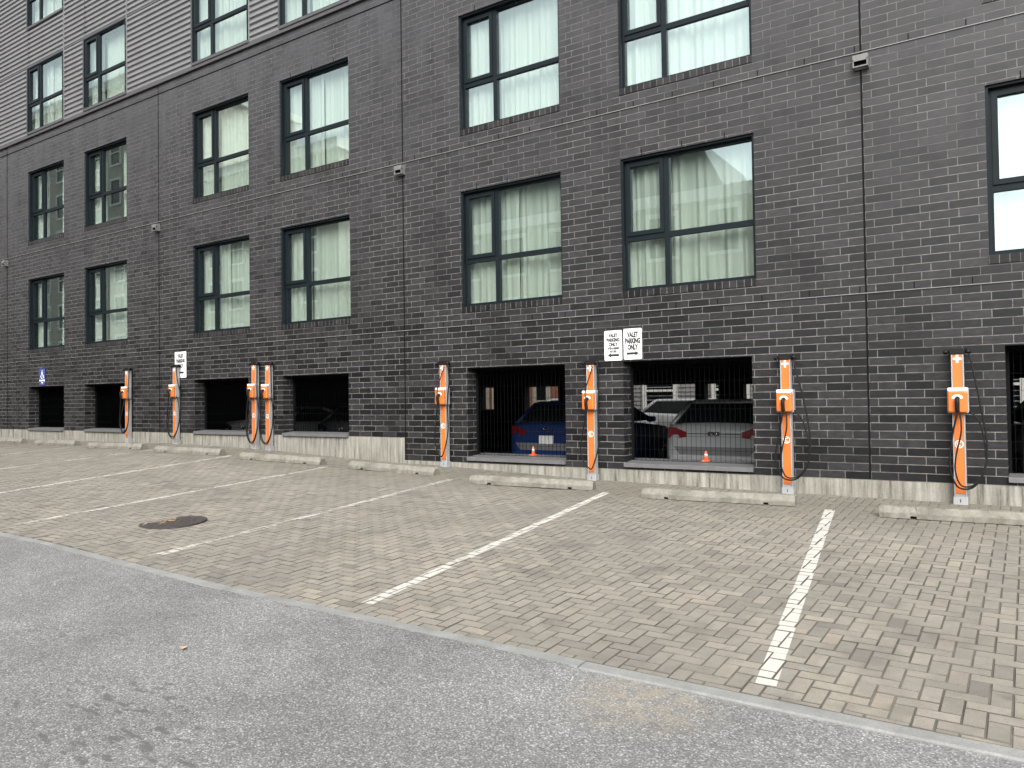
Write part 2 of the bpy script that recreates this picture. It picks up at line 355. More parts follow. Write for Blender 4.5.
for (a, b_, w, wear) in LINES:
    dx, dy = b_[0]-a[0], b_[1]-a[1]; ln = math.hypot(dx, dy); ux, uy = dx/ln, dy/ln; px, py = -uy, ux
    ca = a[0]*px+a[1]*py; mb = MB(); tt = []
    for (ins, Z, tv), (x0, x1, y0, y1) in zip(tops, blocks):
        cx, cy = (x0+x1)/2, (y0+y1)/2
        if abs(cx*px+cy*py-ca) > .3: continue
        p = list(ins)
        for nx, ny, c in ((px, py, ca-w/2), (-px, -py, -(ca+w/2)), (ux, uy, a[0]*ux+a[1]*uy), (-ux, -uy, -(b_[0]*ux+b_[1]*uy))):
            p = clip(p, nx, ny, c)
            if len(p) < 3: break
        if len(p) >= 3: mb.poly([(x, y, Z(x, y)+.0015) for x, y in p]); tt += [tv]*len(p)
    mb.recalc = False
    o = mb.build('parking_line', 'line'); tag(o, kind='structure')
    o.data.attributes.new('tint', 'FLOAT', 'POINT').data.foreach_set('value', tt)
    o.data.attributes.new('wear', 'FLOAT', 'POINT').data.foreach_set('value', [wear]*len(tt))

# ------------------------------------------------------------------ the dark brick building
BL = Vector((-10, 0, -1.1)); NB = tuple(-BL)
bld = thing('brick_building', BL, 'long dark brick building with a ribbed metal upper part and rows of curtained windows', 'building')
ZB = 1.59; WH = 1.985; WW = 1.99; FL = 3.048
WX = [-23.44, -20.39, -15.69, -12.70, -8.04, -5.02, -.35]
GX = [(-23.41, -21.47), (-20.39, -18.50), (-15.67, -13.75), (-12.66, -10.78), (-7.95, -6.03), (-5.03, -3.11), (-.22, 1.70)]
GT = .54
def gb(i): return -.6636+.035 if i < 4 else -1.0668+.09
ZTOP = 7.566
holes = []
for x in WX:
    holes.append((x, x+WW, ZB, ZB+WH)); holes.append((x, x+WW, ZB+FL, ZB+FL+WH))
for i, (a, b_) in enumerate(GX): holes.append((a, b_, gb(i), GT))
STEP = -9.375
holes.append((-36, STEP, -2, -.6636)); holes.append((STEP, 12, -2, -1.0668))
def wall(holes, x0, x1, z0, z1, y0, y1, mb, jamb=True):
    xs = sorted({x0, x1} | {h[k] for h in holes for k in (0, 1) if x0 < h[k] < x1}); zs = sorted({z0, z1} | {h[k] for h in holes for k in (2, 3) if z0 < h[k] < z1})
    def hole(i, j):
        if i < 0 or j < 0 or i >= len(xs)-1 or j >= len(zs)-1: return True
        cx, cz = (xs[i]+xs[i+1])/2, (zs[j]+zs[j+1])/2
        return any(h[0] < cx < h[1] and h[2] < cz < h[3] for h in holes)
    for i in range(len(xs)-1):
        for j in range(len(zs)-1):
            if hole(i, j): continue
            a, b_, c, d = xs[i], xs[i+1], zs[j], zs[j+1]
            mb.poly([(a, y0, c), (b_, y0, c), (b_, y0, d), (a, y0, d)]); mb.poly([(a, y1, c), (a, y1, d), (b_, y1, d), (b_, y1, c)])
            if hole(i-1, j): mb.poly([(a, y0, c), (a, y0, d), (a, y1, d), (a, y1, c)])
            if hole(i+1, j): mb.poly([(b_, y0, c), (b_, y1, c), (b_, y1, d), (b_, y0, d)])
            if hole(i, j-1): mb.poly([(a, y0, c), (a, y1, c), (b_, y1, c), (b_, y0, c)])
            if hole(i, j+1): mb.poly([(a, y0, d), (b_, y0, d), (b_, y1, d), (a, y1, d)])
mb = MB(); mb.recalc = False; wall(holes, -36, 12, -1.0668, ZTOP, 0, .30, mb); mb.build('brick_wall', 'brick', bld, NB)
# plinth
mb = MB()
mb.box(-36, STEP-.002, -.006, .30, -1.9, -.665); mb.box(STEP, 12, -.010, .30, -1.9, -1.069)
pl = mb.build('concrete_plinth', 'plinth', bld, NB)
# joints, weep notches
for x in (-1.67, -9.35, -17.03, -24.71):
    mb = MB(); mb.box(x-.012, x+.012, -.0022, .02, -.65 if x < -9.36 else -1.06, ZTOP-.003); mb.build('control_joint', 'seal', bld, NB)
wm = MB(); wm.box(-.006, .006, -.003, .01, 0, .082); WEEP = wm.mesh('weep_vent'); WEEP.materials.append(M['seal'])
for z in (1.267, 4.315, 7.363):
    mb = MB(); mb.box(-36, 12, -.014, .01, z-.004, z+.005)
    o = mb.build('joint_flashing', 'lightflash' if z < 7 else 'seal', bld, NB)
    if z < 7:
        spots = [(-11.5+.61*k, z+.008) for k in range(20)]+[(wx+.35+k*.62, ZB+WH+(FL if z > 4 else 0)+.004) for wx in WX[3:] for k in range(3) if wx < -1 or (k == 0 and z < 4)]
        for xx, zz in spots: link('weep_vent', WEEP, bld, (xx-BL.x, 0, zz-BL.z))
# ribbed metal upper part
MZ0, MZ1 = 7.67, 14.6
mwins = [(i, 7.68) for i in range(7)]+[(i, 10.68) for i in range(7)]
mh = [(WX[i]+.11, WX[i]+.11+WW, z-.0, z+1.86) for i, z in mwins]
vis = [(0, 7.68), (1, 7.68), (2, 7.68), (3, 7.68), (0, 10.68)]
mh = [(WX[i]+.11, WX[i]+.11+1.96, z, z+1.86) for i, z in vis]
mb = MB(); mb.recalc = False; wall(mh, -36, 12, ZTOP+.002, MZ1, .03, .28, mb); mb.build('backing_wall', 'flash', bld, NB)
bands = [z for z in (9.60, 12.6)]
solid = mh+[(-36, 12, z-.035, z+.035) for z in bands]
xs = sorted({-36, 12} | {h[k] for h in mh for k in (0, 1)}); zs = sorted({MZ0+.02, MZ1} | {h[k] for h in solid for k in (2, 3)})
mb = MB(); mb.recalc = False; PT = .131
prof = [(0, -.004), (.042, -.004), (.062, -.042), (.112, -.042), (.131, -.004)]
for i in range(len(xs)-1):
    for j in range(len(zs)-1):
        cx, cz = (xs[i]+xs[i+1])/2, (zs[j]+zs[j+1])/2
        if any(h[0] < cx < h[1] and h[2] < cz < h[3] for h in solid): continue
        a, b_ = xs[i]+.012, xs[i+1]-.012; pts = []; k = math.floor(zs[j]/PT)-1
        while k*PT < zs[j+1]+PT:
            for dz, y in prof[:-1]: pts.append((k*PT+dz, y))
            k += 1
        for (z0, y0), (z1, y1) in zip(pts[:-1], pts[1:]):
            if z1 <= zs[j] or z0 >= zs[j+1]: continue
            def cl(z): return y0+(y1-y0)*(z-z0)/(z1-z0)
            za, zb_ = max(z0, zs[j]), min(z1, zs[j+1]); mb.poly([(a, cl(za), za), (b_, cl(za), za), (b_, cl(zb_), zb_), (a, cl(zb_), zb_)])
mb.build('metal_cladding', 'cladding', bld, NB)
mb = MB(); mb.box(-36, 12, -.055, .02, ZTOP+.004, ZTOP+.105)
mb.box(-36, 12, -.035, .02, 9.57, 9.63); mb.box(-36, 12, -.035, .02, 12.57, 12.63); mb.build('metal_flashing', 'flash', bld, NB, bevel=.003)
for h in mh[:4]:
    mb = MB(); mb.box(h[1]+.004, h[1]+.03, -.052, .02, MZ0+.01, 14.5); mb.build('cladding_seam', 'cladding', bld, NB)
# floors, rear walls, roof
mb = MB()
for z in (1.02, 4.07, 7.12, 10.15): mb.box(-36, 12, .305, 6, z-.2, z)
mb.box(-36, 12, 5.8, 6, 1.02, 14.6); mb.box(-36, -35.8, .3, 5.8, 1.02, 14.6); mb.box(11.8, 12, .3, 5.8, 1.02, 14.6)
for x in (-24.4, -17.03, -9.35, -1.67): 
    for z in (1.02, 4.07, 7.12, 10.15): mb.box(x-.06, x+.06, .31, 5.8, z+.002, z+2.83)
mb.build('interior', 'plaster', bld, NB)
mb = MB(); mb.box(-36.1, 12.1, -.08, 6.1, 14.6, 14.9); mb.build('roof', 'flash', bld, NB)
# garage: floor, soffit, far wall with openings, columns
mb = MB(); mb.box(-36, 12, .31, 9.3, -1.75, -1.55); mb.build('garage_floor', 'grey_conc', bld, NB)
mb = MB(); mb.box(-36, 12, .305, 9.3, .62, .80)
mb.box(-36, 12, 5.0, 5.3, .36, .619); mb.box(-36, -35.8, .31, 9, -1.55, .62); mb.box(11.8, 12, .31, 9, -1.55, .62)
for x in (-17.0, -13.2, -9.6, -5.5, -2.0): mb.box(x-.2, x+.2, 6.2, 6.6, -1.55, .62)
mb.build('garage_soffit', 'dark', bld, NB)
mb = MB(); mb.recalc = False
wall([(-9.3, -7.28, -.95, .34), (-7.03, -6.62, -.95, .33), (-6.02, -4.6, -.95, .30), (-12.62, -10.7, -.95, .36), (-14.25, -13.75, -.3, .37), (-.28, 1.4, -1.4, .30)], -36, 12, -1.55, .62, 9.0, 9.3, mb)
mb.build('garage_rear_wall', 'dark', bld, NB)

# windows
def frame_mesh(w, h, name):
    mb = MB(); fw = .058; mx_, mw = .685, .082; tz, th = .79, .078
    y0 = -.07 if h > 1.9 else -.02; mb.box(0, .03, y0, 0, 0, h); mb.box(w-.03, w, y0, 0, 0, h); mb.box(.03, w-.03, y0, 0, h-.03, h); mb.box(0, fw, .0005, .075, 0, h); mb.box(w-fw, w, .0005, .075, 0, h); mb.box(fw, w-fw, .0005, .075, 0, fw); mb.box(fw, w-fw, .0005, .075, h-fw, h)
    mb.box(mx_-mw/2, mx_+mw/2, .004, .072, fw, h-fw); mb.box(fw, mx_-mw/2, .006, .07, tz-th/2, tz+th/2); mb.box(mx_+mw/2, w-fw, .006, .07, tz-th/2, tz+th/2)
    me = mb.mesh(name); me.materials.append(M['frame']); return me
def window_parts(w, h):
    fr = frame_mesh(w, h, 'window')
    sm = MB(); a, b_, c, d = .058, .685-.041, .79+.039, h-.058; t = .062
    sm.box(a, a+t, -.012, .06, c, d); sm.box(b_-t, b_, -.012, .06, c, d); sm.box(a+t, b_-t, -.012, .06, c, c+t); sm.box(a+t, b_-t, -.012, .06, d-t, d)
    sash = sm.mesh('sash'); sash.materials.append(M['frame'])
    pm = MB()
    for x0, x1, z0, z1 in ((.05, .65, .05, .76), (.72, w-.05, .05, .76), (.72, w-.05, .82, h-.05), (.11, .60, .88, h-.11)): pm.poly([(x0, 0, z0), (x1, 0, z0), (x1, 0, z1), (x0, 0, z1)])
    pane = pm.mesh('pane'); pane.materials.append(M['glass'])
    return fr, sash, pane
FB = window_parts(WW, WH); FM = window_parts(1.96, 1.86)
sb = MB(); sb.box(-.0, WW+.0, -.012, .10, -.1016, -.004); SILL = sb.mesh('sill'); SILL.materials.append(M['rowlock'])
sb = MB(); sb.box(-.02, 1.98, -.075, -.03, -.03, .03); sb.box(-.045, -.002, -.075, .02, 0, 1.87); SILLM = sb.mesh('trim'); SILLM.materials.append(M['flash'])
def curtain(w, h, seed, mode):
    r = random.Random(seed); mb = MB()
    if mode == 0: spans = [(-.1, w*.52), (w*.50, w+.1)]
    elif mode == 1: spans = [(-.1, w*.33), (w*.33+.0, w+.1)]
    elif mode == 2: spans = [(-.1, w*.30), (w*.55, w+.1)]
    else: spans = [(-.1, w*.33), (w*.64, w+.1)]
    for si, (a, b_) in enumerate(spans):
        n = int((b_-a)/.012); ph = [r.uniform(0, 6.28) for _ in range(4)]; lean = r.uniform(-.05, .05) if mode else 0
        zs = [-.12, .3, .8, 1.3, h+.05]; fr = [r.uniform(.85, 1.2)*k for k in (46, 29, 71, 13)]
        n0 = len(mb.v)
        for z in zs:
            fl = 1.15-.35*z/h
            for i in range(n+1):
                t = i/n; x = a+(b_-a)*t+lean*(1-z/h)*(1 if si == 0 else -1)*4*t*(1-t)
                y = .72*fl*(.020*math.sin(fr[0]*x+ph[0]+.5*math.sin(z+ph[2]))+.016*math.sin(fr[1]*x+ph[1])+.010*math.sin(fr[2]*x+ph[2])+.02*math.sin(fr[3]*x+ph[3]))
                mb.v.append((x, y+si*.05, z))
        for j in range(len(zs)-1):
            for i in range(n): q = n0+j*(n+1)+i; mb.f.append([q, q+1, q+n+2, q+n+1]); mb.m.append(0); mb.sm.append(True)
    mb.recalc = False
    me = mb.mesh('curtain'); me.materials.append(M['curtain']); return me
wi = 0
for i, x in enumerate(WX):
    for f in range(2):
        if i == 6 and f == 1: 
            link('sill', SILL, bld, (x-BL.x, 0, ZB+FL-BL.z)); 
        w = link('window', FB[0], bld, (x-BL.x, .10, ZB+FL*f-BL.z))
        link('sash', FB[1], w); p = link('pane', FB[2], w, (0, .038, 0)); p.rotation_euler = (R(rnd.uniform(-.15, .15)), 0, R(rnd.uniform(-.2, .2)))
        if not (i == 6 and f == 1): link('sill', SILL, w, (0, -.10, 0))
        mode = {(6, 0): 2, (0, 0): 3, (0, 1): 3, (1, 1): 3}.get((i, f), [0, 1, 0, 1, 0, 1, 0][(i+f) % 7])
        link('curtain', curtain(WW, WH, 31*i+f, mode), w, (0, .165, 0)); wi += 1
for k, (i, z) in enumerate(vis):
    w = link('window', FM[0], bld, (WX[i]+.11-BL.x, -.045, z-BL.z)); link('sash', FM[1], w); p = link('pane', FM[2], w, (0, .038, 0)); p.rotation_euler = (R(rnd.uniform(-.15, .15)), 0, R(rnd.uniform(-.2, .2)))
    link('trim', SILLM, w, (0, .045, 0)); link('curtain', curtain(1.96, 1.86, 100+k, k % 2), w, (0, .20, 0))
# security grilles and ledges of the garage openings
for i, (a, b_) in enumerate(GX):
    w = b_-a; z0 = gb(i); h = GT-z0; mb = MB(); t = .035
    mb.box(0, t, .255, .29, 0, h); mb.box(w-t, w, .255, .29, 0, h); mb.box(t, w-t, .255, .29, 0, t); mb.box(t, w-t, .255, .29, h-t, h)
    x = t+.04
    while x < w-t-.01: mb.box(x-.0022, x+.0022, .268, .2725, t, h-t); x += .072
    z = .2
    while z < h-.06: mb.box(t, w-t, .2745, .279, z-.002, z+.002); z += .2
    gr = mb.build('security_grille', 'steel', bld, (a-BL.x, 0, z0-BL.z))
    mb = MB(); ov = .0
    mb.prism([(0, 0), (1, 0), (1, 1), (0, 1)], 0, 1) if False else None
    for (p0, p1) in ((.004, w-.004),):
        ring = lambda x: [(x, -.045, -.052), (x, -.045, .006), (x, .25, .032), (x, .25, -.05)]
        mb.rings([ring(p0), ring(p1)], smooth=False)
    mb.build('sill', 'sillmetal', gr, bevel=.003)

# ------------------------------------------------------------------ wall vents
mb = MB(); s = .088
mb.box(-s, s, -.10, 0, -s, s-.0); VENT = mb
def vent(x, z, label):
    t = thing('wall_vent', (x, -.004, z), label, 'vent', 'vent boxes along the wall joint')
    mb = MB(); mb.box(-s, s, -.03, 0, -s, s)
    mb.rings([[(-s, -.03, s), (s, -.03, s), (s, -.03, s-.07), (-s, -.03, s-.07)], [(-s, -.115, s-.02), (s, -.115, s-.02), (s, -.115, s-.10), (-s, -.115, s-.10)]], smooth=False)
    mb.box(-s, -s+.015, -.115, -.03, -s, s-.07); mb.box(s-.015, s, -.115, -.03, -s, s-.07); mb.box(-s+.015, s-.015, -.115, -.09, -s, -s+.018)
    mb.build('hood', 'vent', t, bevel=.003)
    mb = MB()
    for k in range(4): zz = -s+.03+k*.018; mb.box(-s+.016, s-.016, -.085, -.032, zz, zz+.006)
    mb.build('louvre', 'steel', t)
vent(-1.66, 4.175, 'square grey vent box on the vertical joint right of the large upper windows')
vent(-9.37, 4.175, 'small grey vent box on the middle vertical joint, above left of the blue car opening')
vent(-17.05, 4.175, 'small grey vent box on the far joint above the white sign behind a charger')
vent(-24.72, 4.175, 'small dark vent box at the left edge of the photo')

# ------------------------------------------------------------------ charging posts
def rrect(x0, x1, z0, z1, r, n=4):
    pts = []
    for cx, cz, a0 in ((x1-r, z1-r, 0), (x0+r, z1-r, 90), (x0+r, z0+r, 180), (x1-r, z0+r, 270)):
        for k in range(n+1): a = R(a0+90*k/n); pts.append((cx+r*math.cos(a), cz+r*math.sin(a)))
    return pts
def catmull(P, n=10):
    P = [Vector(p) for p in P]; P = [2*P[0]-P[1]]+P+[2*P[-1]-P[-2]]; out = []
    for i in range(1, len(P)-2):
        for k in range(n):
            t = k/n; a, b_, c, d = P[i-1:i+3]
            out.append(.5*((2*b_)+(c-a)*t+(2*a-5*b_+4*c-d)*t*t+(3*b_-a-3*c+d)*t**3))
    out.append(P[-2]); return out
HT = 1.81
def mk(fn, name, mat, bevel_seg=None):
    mb = MB(); fn(mb); me = mb.mesh(name)
    for k in (mat if isinstance(mat, list) else [mat]): me.materials.append(M[k])
    return me
CH = {}
CH['base'] = mk(lambda b: (b.box(-.074, .074, -.006, .105, -.03, .085), b.box(-.006, .006, -.0075, 0, .02, .06, 1)), 'base', ['alu', 'ink'])
def f_pole(b):
    b.box(-.064, -.050, -.004, .09, .085, HT-.06); b.box(.050, .064, -.004, .09, .085, HT-.06); b.box(-.050, .050, .006, .088, .085, HT-.06)
CH['pole'] = mk(f_pole, 'pole', 'alu')
CH['front_panel'] = mk(lambda b: (b.box(-.048, .048, -.002, .005, .125, 1.075), b.box(-.048, .048, -.002, .005, 1.33, HT-.065)), 'front_panel', 'orange')
def f_head(b):
    b.prism(rrect(-.108, .108, 1.06, 1.36, .018), -.045, .055)
CH['head_shell'] = mk(f_head, 'head_shell', 'alu')
def f_hol(b):
    o = rrect(-.100, .100, 1.068, 1.315, .022); i_ = rrect(-.088, .088, 1.08, 1.305, .018)
    b.rings([[(x, -.045, z) for x, z in o], [(x, -.088, z) for x, z in o], [(x, -.10, z) for x, z in i_]], smooth=False)
CH['holster'] = mk(f_hol, 'holster', 'orange')
CH['display'] = mk(lambda b: b.prism(rrect(-.098, .098, 1.317, 1.357, .01), -.085, -.045), 'display', 'whitemark')
def f_cres(b):
    pts = [(.058*math.cos(R(a)), 1.235+.044*math.sin(R(a))) for a in range(0, 181, 15)]+[(.034*math.cos(R(a)), 1.225+.020*math.sin(R(a))) for a in range(180, -1, -20)]
    b.prism(pts, -.1035, -.098)
CH['socket_ring'] = mk(f_cres, 'socket_ring', 'whitemark')
def f_conn(b):
    b.tube(catmull([(0, -.10, 1.235), (0, -.14, 1.225), (0, -.155, 1.19), (0, -.145, 1.12), (0, -.135, 1.08)], 4), .024, 10)
CH['connector'] = mk(f_conn, 'connector', 'rubber')
def f_cap(b):
    b.prism(rrect(-.078, .078, HT-.062, HT+.008, .02), -.012, .10)
    for s_ in (-1, 1): b.tube([(s_*.07, .04, HT-.02), (s_*.105, .03, HT-.022), (s_*.116, -.01, HT-.03), (s_*.116, -.02, HT-.05)], .027, 8)
CH['cap'] = mk(f_cap, 'cap', 'rubber')
def f_cross(b):
    z = HT-.115; b.box(-.044, .044, -.0045, -.0018, z-.012, z+.012); b.box(-.013, .013, -.0046, -.0017, z-.048, z-.0125); b.box(-.013, .013, -.0046, -.0017, z+.0125, z+.045)
def f_ring(b):
    z = .70
    for r0, r1, a0, a1 in ((.036, .047, 0, 360), (.014, .025, 45, 315)):
        st = 20
        for k in range(st):
            t0, t1 = R(a0+(a1-a0)*k/st), R(a0+(a1-a0)*(k+1)/st)
            b.poly([(r0*math.cos(t0), -.0035, z+r0*math.sin(t0)), (r1*math.cos(t0), -.0035, z+r1*math.sin(t0)), (r1*math.cos(t1), -.0035, z+r1*math.sin(t1)), (r0*math.cos(t1), -.0035, z+r0*math.sin(t1))])
CH['cross_mark'] = mk(f_cross, 'cross_mark', 'whitemark'); CH['ring_mark'] = mk(f_ring, 'ring_mark', 'whitemark')
POSTS = [(-18.22, 'orange charging post farthest left, beside the second small garage opening'),
         (-16.24, 'orange charging post standing in front of the tall white valet sign'),
         (-13.43, 'left post of the close pair of orange charging posts'),
         (-12.99, 'right post of the close pair of orange charging posts'),
         (-8.38, 'orange charging post by the step in the concrete base, left of the blue car'),
         (-5.52, 'orange charging post left of and below the paired white valet signs'),
         (-2.645, 'orange charging post right of the opening with the silver car'),
         (-.69, 'rightmost and largest orange charging post with a wide cable loop on its right')]
LOOPS = {0: (.17, .24), 1: (.26, .16), 2: (.2, .14), 3: (.22, .15), 4: (.11, .2), 5: (.13, .2), 6: (.285, .20), 7: (.255, .2)}
for k, (x, lab) in enumerate(POSTS):
    t = thing('charging_post', (x, -.125, g(x, -.13)), lab, 'charging post', 'orange charging posts along the wall')
    for nm, me in CH.items():
        o = link(nm, me, t)
        if nm in ('base', 'head_shell', 'holster', 'cap', 'pole'):
            bv = o.modifiers.new('bevel', 'BEVEL'); bv.width = .004; bv.segments = 2; bv.limit_method = 'ANGLE'
    wd, zb = LOOPS[k]; j = rnd.uniform
    for q in range(1):
        lx = -.10+j(-.02, .01)
        path = [(.116, -.01, HT-.045), (.15+j(-.01, .01), -.03, HT-.2), (wd*.85, -.05, 1.2), (wd+.02, -.06, .75), (wd*.98, -.07, .42), (wd*.55, -.09, zb+.02), (.0, -.10, zb+.0), (lx*.75, -.11, zb+.12), (lx, -.12, .5), (-.055, -.13, .82), (-.012, -.14, 1.02), (0, -.136, 1.09)]
        if k in (1, 4, 5): path[1:5] = [(.155, -.05, HT-.09), (.16, -.03, HT-.35), (wd+.01, -.03, 1.1), (wd+.03, -.05, .6)]
        mb = MB(); mb.tube(catmull(path, 8), .0105, 8); mb.build('cable', 'rubber', t)
        p2 = [(.115, -.03, 1.09), (.16+.2*wd, -.04, .95), (wd*1.02, -.055, .66), (wd, -.075, .44), (wd*.6, -.10, zb+.05), (.02, -.115, zb+.03), (lx*.4, -.13, zb+.2), (-.02, -.14, .6), (.03, -.11, .85), (.022, -.07, 1.065)]
        if k in (4, 5): p2 = [(.05, -.02, HT-.09), (.03, -.05, HT-.2), (-.02, -.09, 1.42), (-.02, -.13, 1.33), (-.005, -.15, 1.25)]
        mb = MB(); mb.tube(catmull(p2, 8), .008 if k in (4, 5) else .0095, 8); mb.build('cable', 'rubber', t)

# ------------------------------------------------------------------ concrete wheel stops
def stop_mesh(L_, chip):
    mb = MB(); xs = [0, .0, .05, .30, .302, .36, .362, L_-.362, L_-.36, L_-.302, L_-.30, L_-.05, L_, L_]; rs = []
    for i, x in enumerate(xs):
        e = 1. if 0 < x < L_ else .86; zb = .028 if (.301 < x < .361 or L_-.361 < x < L_-.301) else 0.
        w = .10*(e if e < 1 else 1); h = .125*(1 if e == 1 else .93)
        rs.append([(x, -w, zb), (x, -w, .058*e), (x, -w+.018, .075), (x, -.045, h), (x, .045, h), (x, w-.018, .075), (x, w, .058*e), (x, w, zb)])
    full = []
    for p, q in zip(rs[1:-2], rs[2:-1]):
        n = max(1, int((q[0][0]-p[0][0])/.05)); full += [[tuple(a+(b_-a)*k/n for a, b_ in zip(u, v)) for u, v in zip(p, q)] for k in range(n)]
    full.append(rs[-2]); rj = random.Random(50+chip)
    for k, r in enumerate(full):
        c = .016 if rj.random() < .07 else 0
        full[k] = [(x+(rj.gauss(0, .002) if 0 < k < len(full)-1 else 0), y+rj.gauss(0, .0022), z-(abs(rj.gauss(0, .0028))+(c if i in (3,) else c*.5 if i in (2, 4) else 0) if z > .03 else 0)) for i, (x, y, z) in enumerate(r)]
    mb.rings(full, smooth=False); me = mb.mesh('wheel_stop'); me.materials.append(M['stop']); return me
STOPS = [((-1.39, -1.22), (.52, -1.06), 'weathered concrete wheel stop in front of the rightmost charging post'),
         ((-4.22, -1.15), (-2.35, -.92), 'weathered concrete wheel stop below the opening with the silver car'),
         ((-6.95, -1.25), (-5.08, -.88), 'weathered concrete wheel stop below the opening with the blue car'),
         ((-9.75, -.95), (-7.86, -.95), 'weathered concrete wheel stop beside the step in the concrete base'),
         ((-12.40, -1.2), (-10.50, -.92), 'weathered concrete wheel stop in front of the close pair of charging posts'),
         ((-15.0, -1.3), (-13.12, -1.1), 'weathered concrete wheel stop left of the close pair of charging posts'),
         ((-17.7, -1.28), (-15.80, -1.12), 'weathered concrete wheel stop near the charging post with the white sign'),
         ((-20.75, -1.0), (-18.85, -.98), 'weathered concrete wheel stop below the second garage opening from the left'),
         ((-23.7, -.82), (-21.80, -.84), 'weathered concrete wheel stop at the left edge of the photo')]
for k, (a, b_, lab) in enumerate(STOPS):
    ln = math.hypot(b_[0]-a[0], b_[1]-a[1]); me = stop_mesh(ln, k)
    o = link('wheel_stop', me, None, (a[0], a[1], g(*a)+.002), .005); o.rotation_euler = (R(rnd.uniform(-1, 1)), -math.atan2(g(*b_)-g(*a), ln), math.atan2(b_[1]-a[1], b_[0]-a[0]))
    tag(o, lab, 'wheel stop', 'concrete wheel stops along the wall')

# ------------------------------------------------------------------ signs
def sign(name, x, z, w, h, mat, label, cat, group=None):
    t = thing(name, (x, -.012, z), label, cat, group)
    mb = MB(); mb.prism(rrect(-w/2, w/2, -h/2, h/2, .022), -.004, 0); mb.build('sign_sheet', mat, t)
    mb = MB()
    for s_ in (-1, 1): mb.cyl((0, 0, 0), .007, .007, .003, 10)
    me = mb
    bo = MB()
    for s_ in (-1, 1): bo.prism([(.007*math.cos(R(a)), s_*(h/2-.025)+.007*math.sin(R(a))) for a in range(0, 360, 36)], -.007, -.0035)
    bo.build('bolt', 'sillmetal', t); return t
def arrow(t, z, d, l=.19, y=-.0046):
    s_ = d; pts = [(-s_*l/2, z-.017), (s_*(l/2-.06), z-.017), (s_*(l/2-.06), z-.034), (s_*l/2, z), (s_*(l/2-.06), z+.034), (s_*(l/2-.06), z+.017), (-s_*l/2, z+.017)]
    mb = MB(); mb.prism(pts, y-.001, y); mb.build('arrow', 'ink', t)
t = sign('parking_sign', -5.18, .785, .295, .455, 'signwhite', 'white valet parking sign with a left arrow and business hours', 'sign', 'white valet parking signs')
for i, (tx, sz, z, sx) in enumerate((('VALET', .072, .150, .72), ('PARKING', .072, .082, .72), ('ONLY', .072, .014, .72), ('AFTER BUSINESS', .046, -.044, .58), ('HOURS', .046, -.090, .75))): text_mb('lettering', tx, sz, (0, -.0048, z), 'ink', t, .06, sx)
arrow(t, -.145, -1)
t = sign('parking_sign', -4.86, .795, .295, .46, 'signwhite', 'white valet parking sign with a right arrow', 'sign', 'white valet parking signs')
for tx, sz, z in (('VALET', .105, .135), ('PARKING', .105, .042), ('ONLY', .105, -.051)): text_mb('lettering', tx, sz, (0, -.0048, z), 'ink', t, .06, .56)
arrow(t, -.14, 1, .20)
t = sign('parking_sign', -16.17, .90, .44, .60, 'signwhite', 'tall white valet sign partly hidden by a charging post', 'sign', 'white valet parking signs')
for tx, sz, z in (('VALET', .11, .20), ('PARKING', .11, .085), ('ONLY', .11, -.03)): text_mb('lettering', tx, sz, (0, -.0048, z), 'ink', t, .06, .7)
arrow(t, -.18, 1, .28)
t = sign('accessible_sign', -22.62, .80, .32, .46, 'signblue', 'blue accessible parking sign with a white wheelchair symbol', 'sign')
mb = MB(); mb.box(-.15, .15, -.0055, -.0042, -.118, -.075)
mb.prism([(-.0+.022*math.cos(R(a)), .165+.022*math.sin(R(a))) for a in range(0, 360, 30)], -.0062, -.0042)
def strip(pts, r): mb.tube([(x, -.005, z) for x, z in pts], r, 6)
strip([(-.005, .135), (0, .05), (.055, .05), (.085, -.03), (.11, -.025)], .012); strip([(0, .095), (.05, .095)], .009)
strip([(.01+.07*math.cos(R(a)), .012+.066*math.sin(R(a))) for a in range(110, 350, 15)], .010)
mb.build('wheelchair_symbol', 'signwhite', t)
mb = MB(); mb.prism([(-.05, -.145), (.05, -.145), (0, -.205)], -.0055, -.0042); mb.build('arrow', 'signwhite', t)

# ------------------------------------------------------------------ manhole, leaves, cones
t = thing('manhole_cover', (MH[0], MH[1], g(MH[0], MH[1])+.002), 'round rusty manhole cover set in the pavers', 'manhole cover')
t.rotation_euler = (math.atan(.042), 0, 0); t.scale = (1.08, 1.08, 1)
mb = MB(); mb.rings([[(r*math.cos(2*math.pi*k/40), r*math.sin(2*math.pi*k/40), z) for k in range(40)] for r, z in ((.335, -.01), (.335, .006), (.300, .007), (.297, .002))], caps=False, smooth=False); mb.build('ring_frame', 'iron', t)
mb = MB(); mb.cyl((0, 0, -.01), .296, .293, .015, 40)
for rr, n in ((.07, 8), (.13, 14), (.19, 20), (.25, 26)):
    for k in range(n):
        a = 2*math.pi*k/n; mb.cyl((rr*math.cos(a), rr*math.sin(a), .0049), .017, .013, .004, 6)
mb.build('lid', 'iron', t)
mb = MB()
for (cx, cy, r_) in ((-.07, .03, .04), (-.11, -.03, .026), (-.04, -.10, .03), (.0, -.15, .018), (-.12, .10, .02)):
    mb.poly([(cx+r_*rnd.uniform(.6, 1.25)*math.cos(R(a)), cy+.8*r_*rnd.uniform(.6, 1.25)*math.sin(R(a)), .0096) for a in range(0, 360, 30)])
mb.recalc = False; mb.build('paint_splash', 'yellow', t)
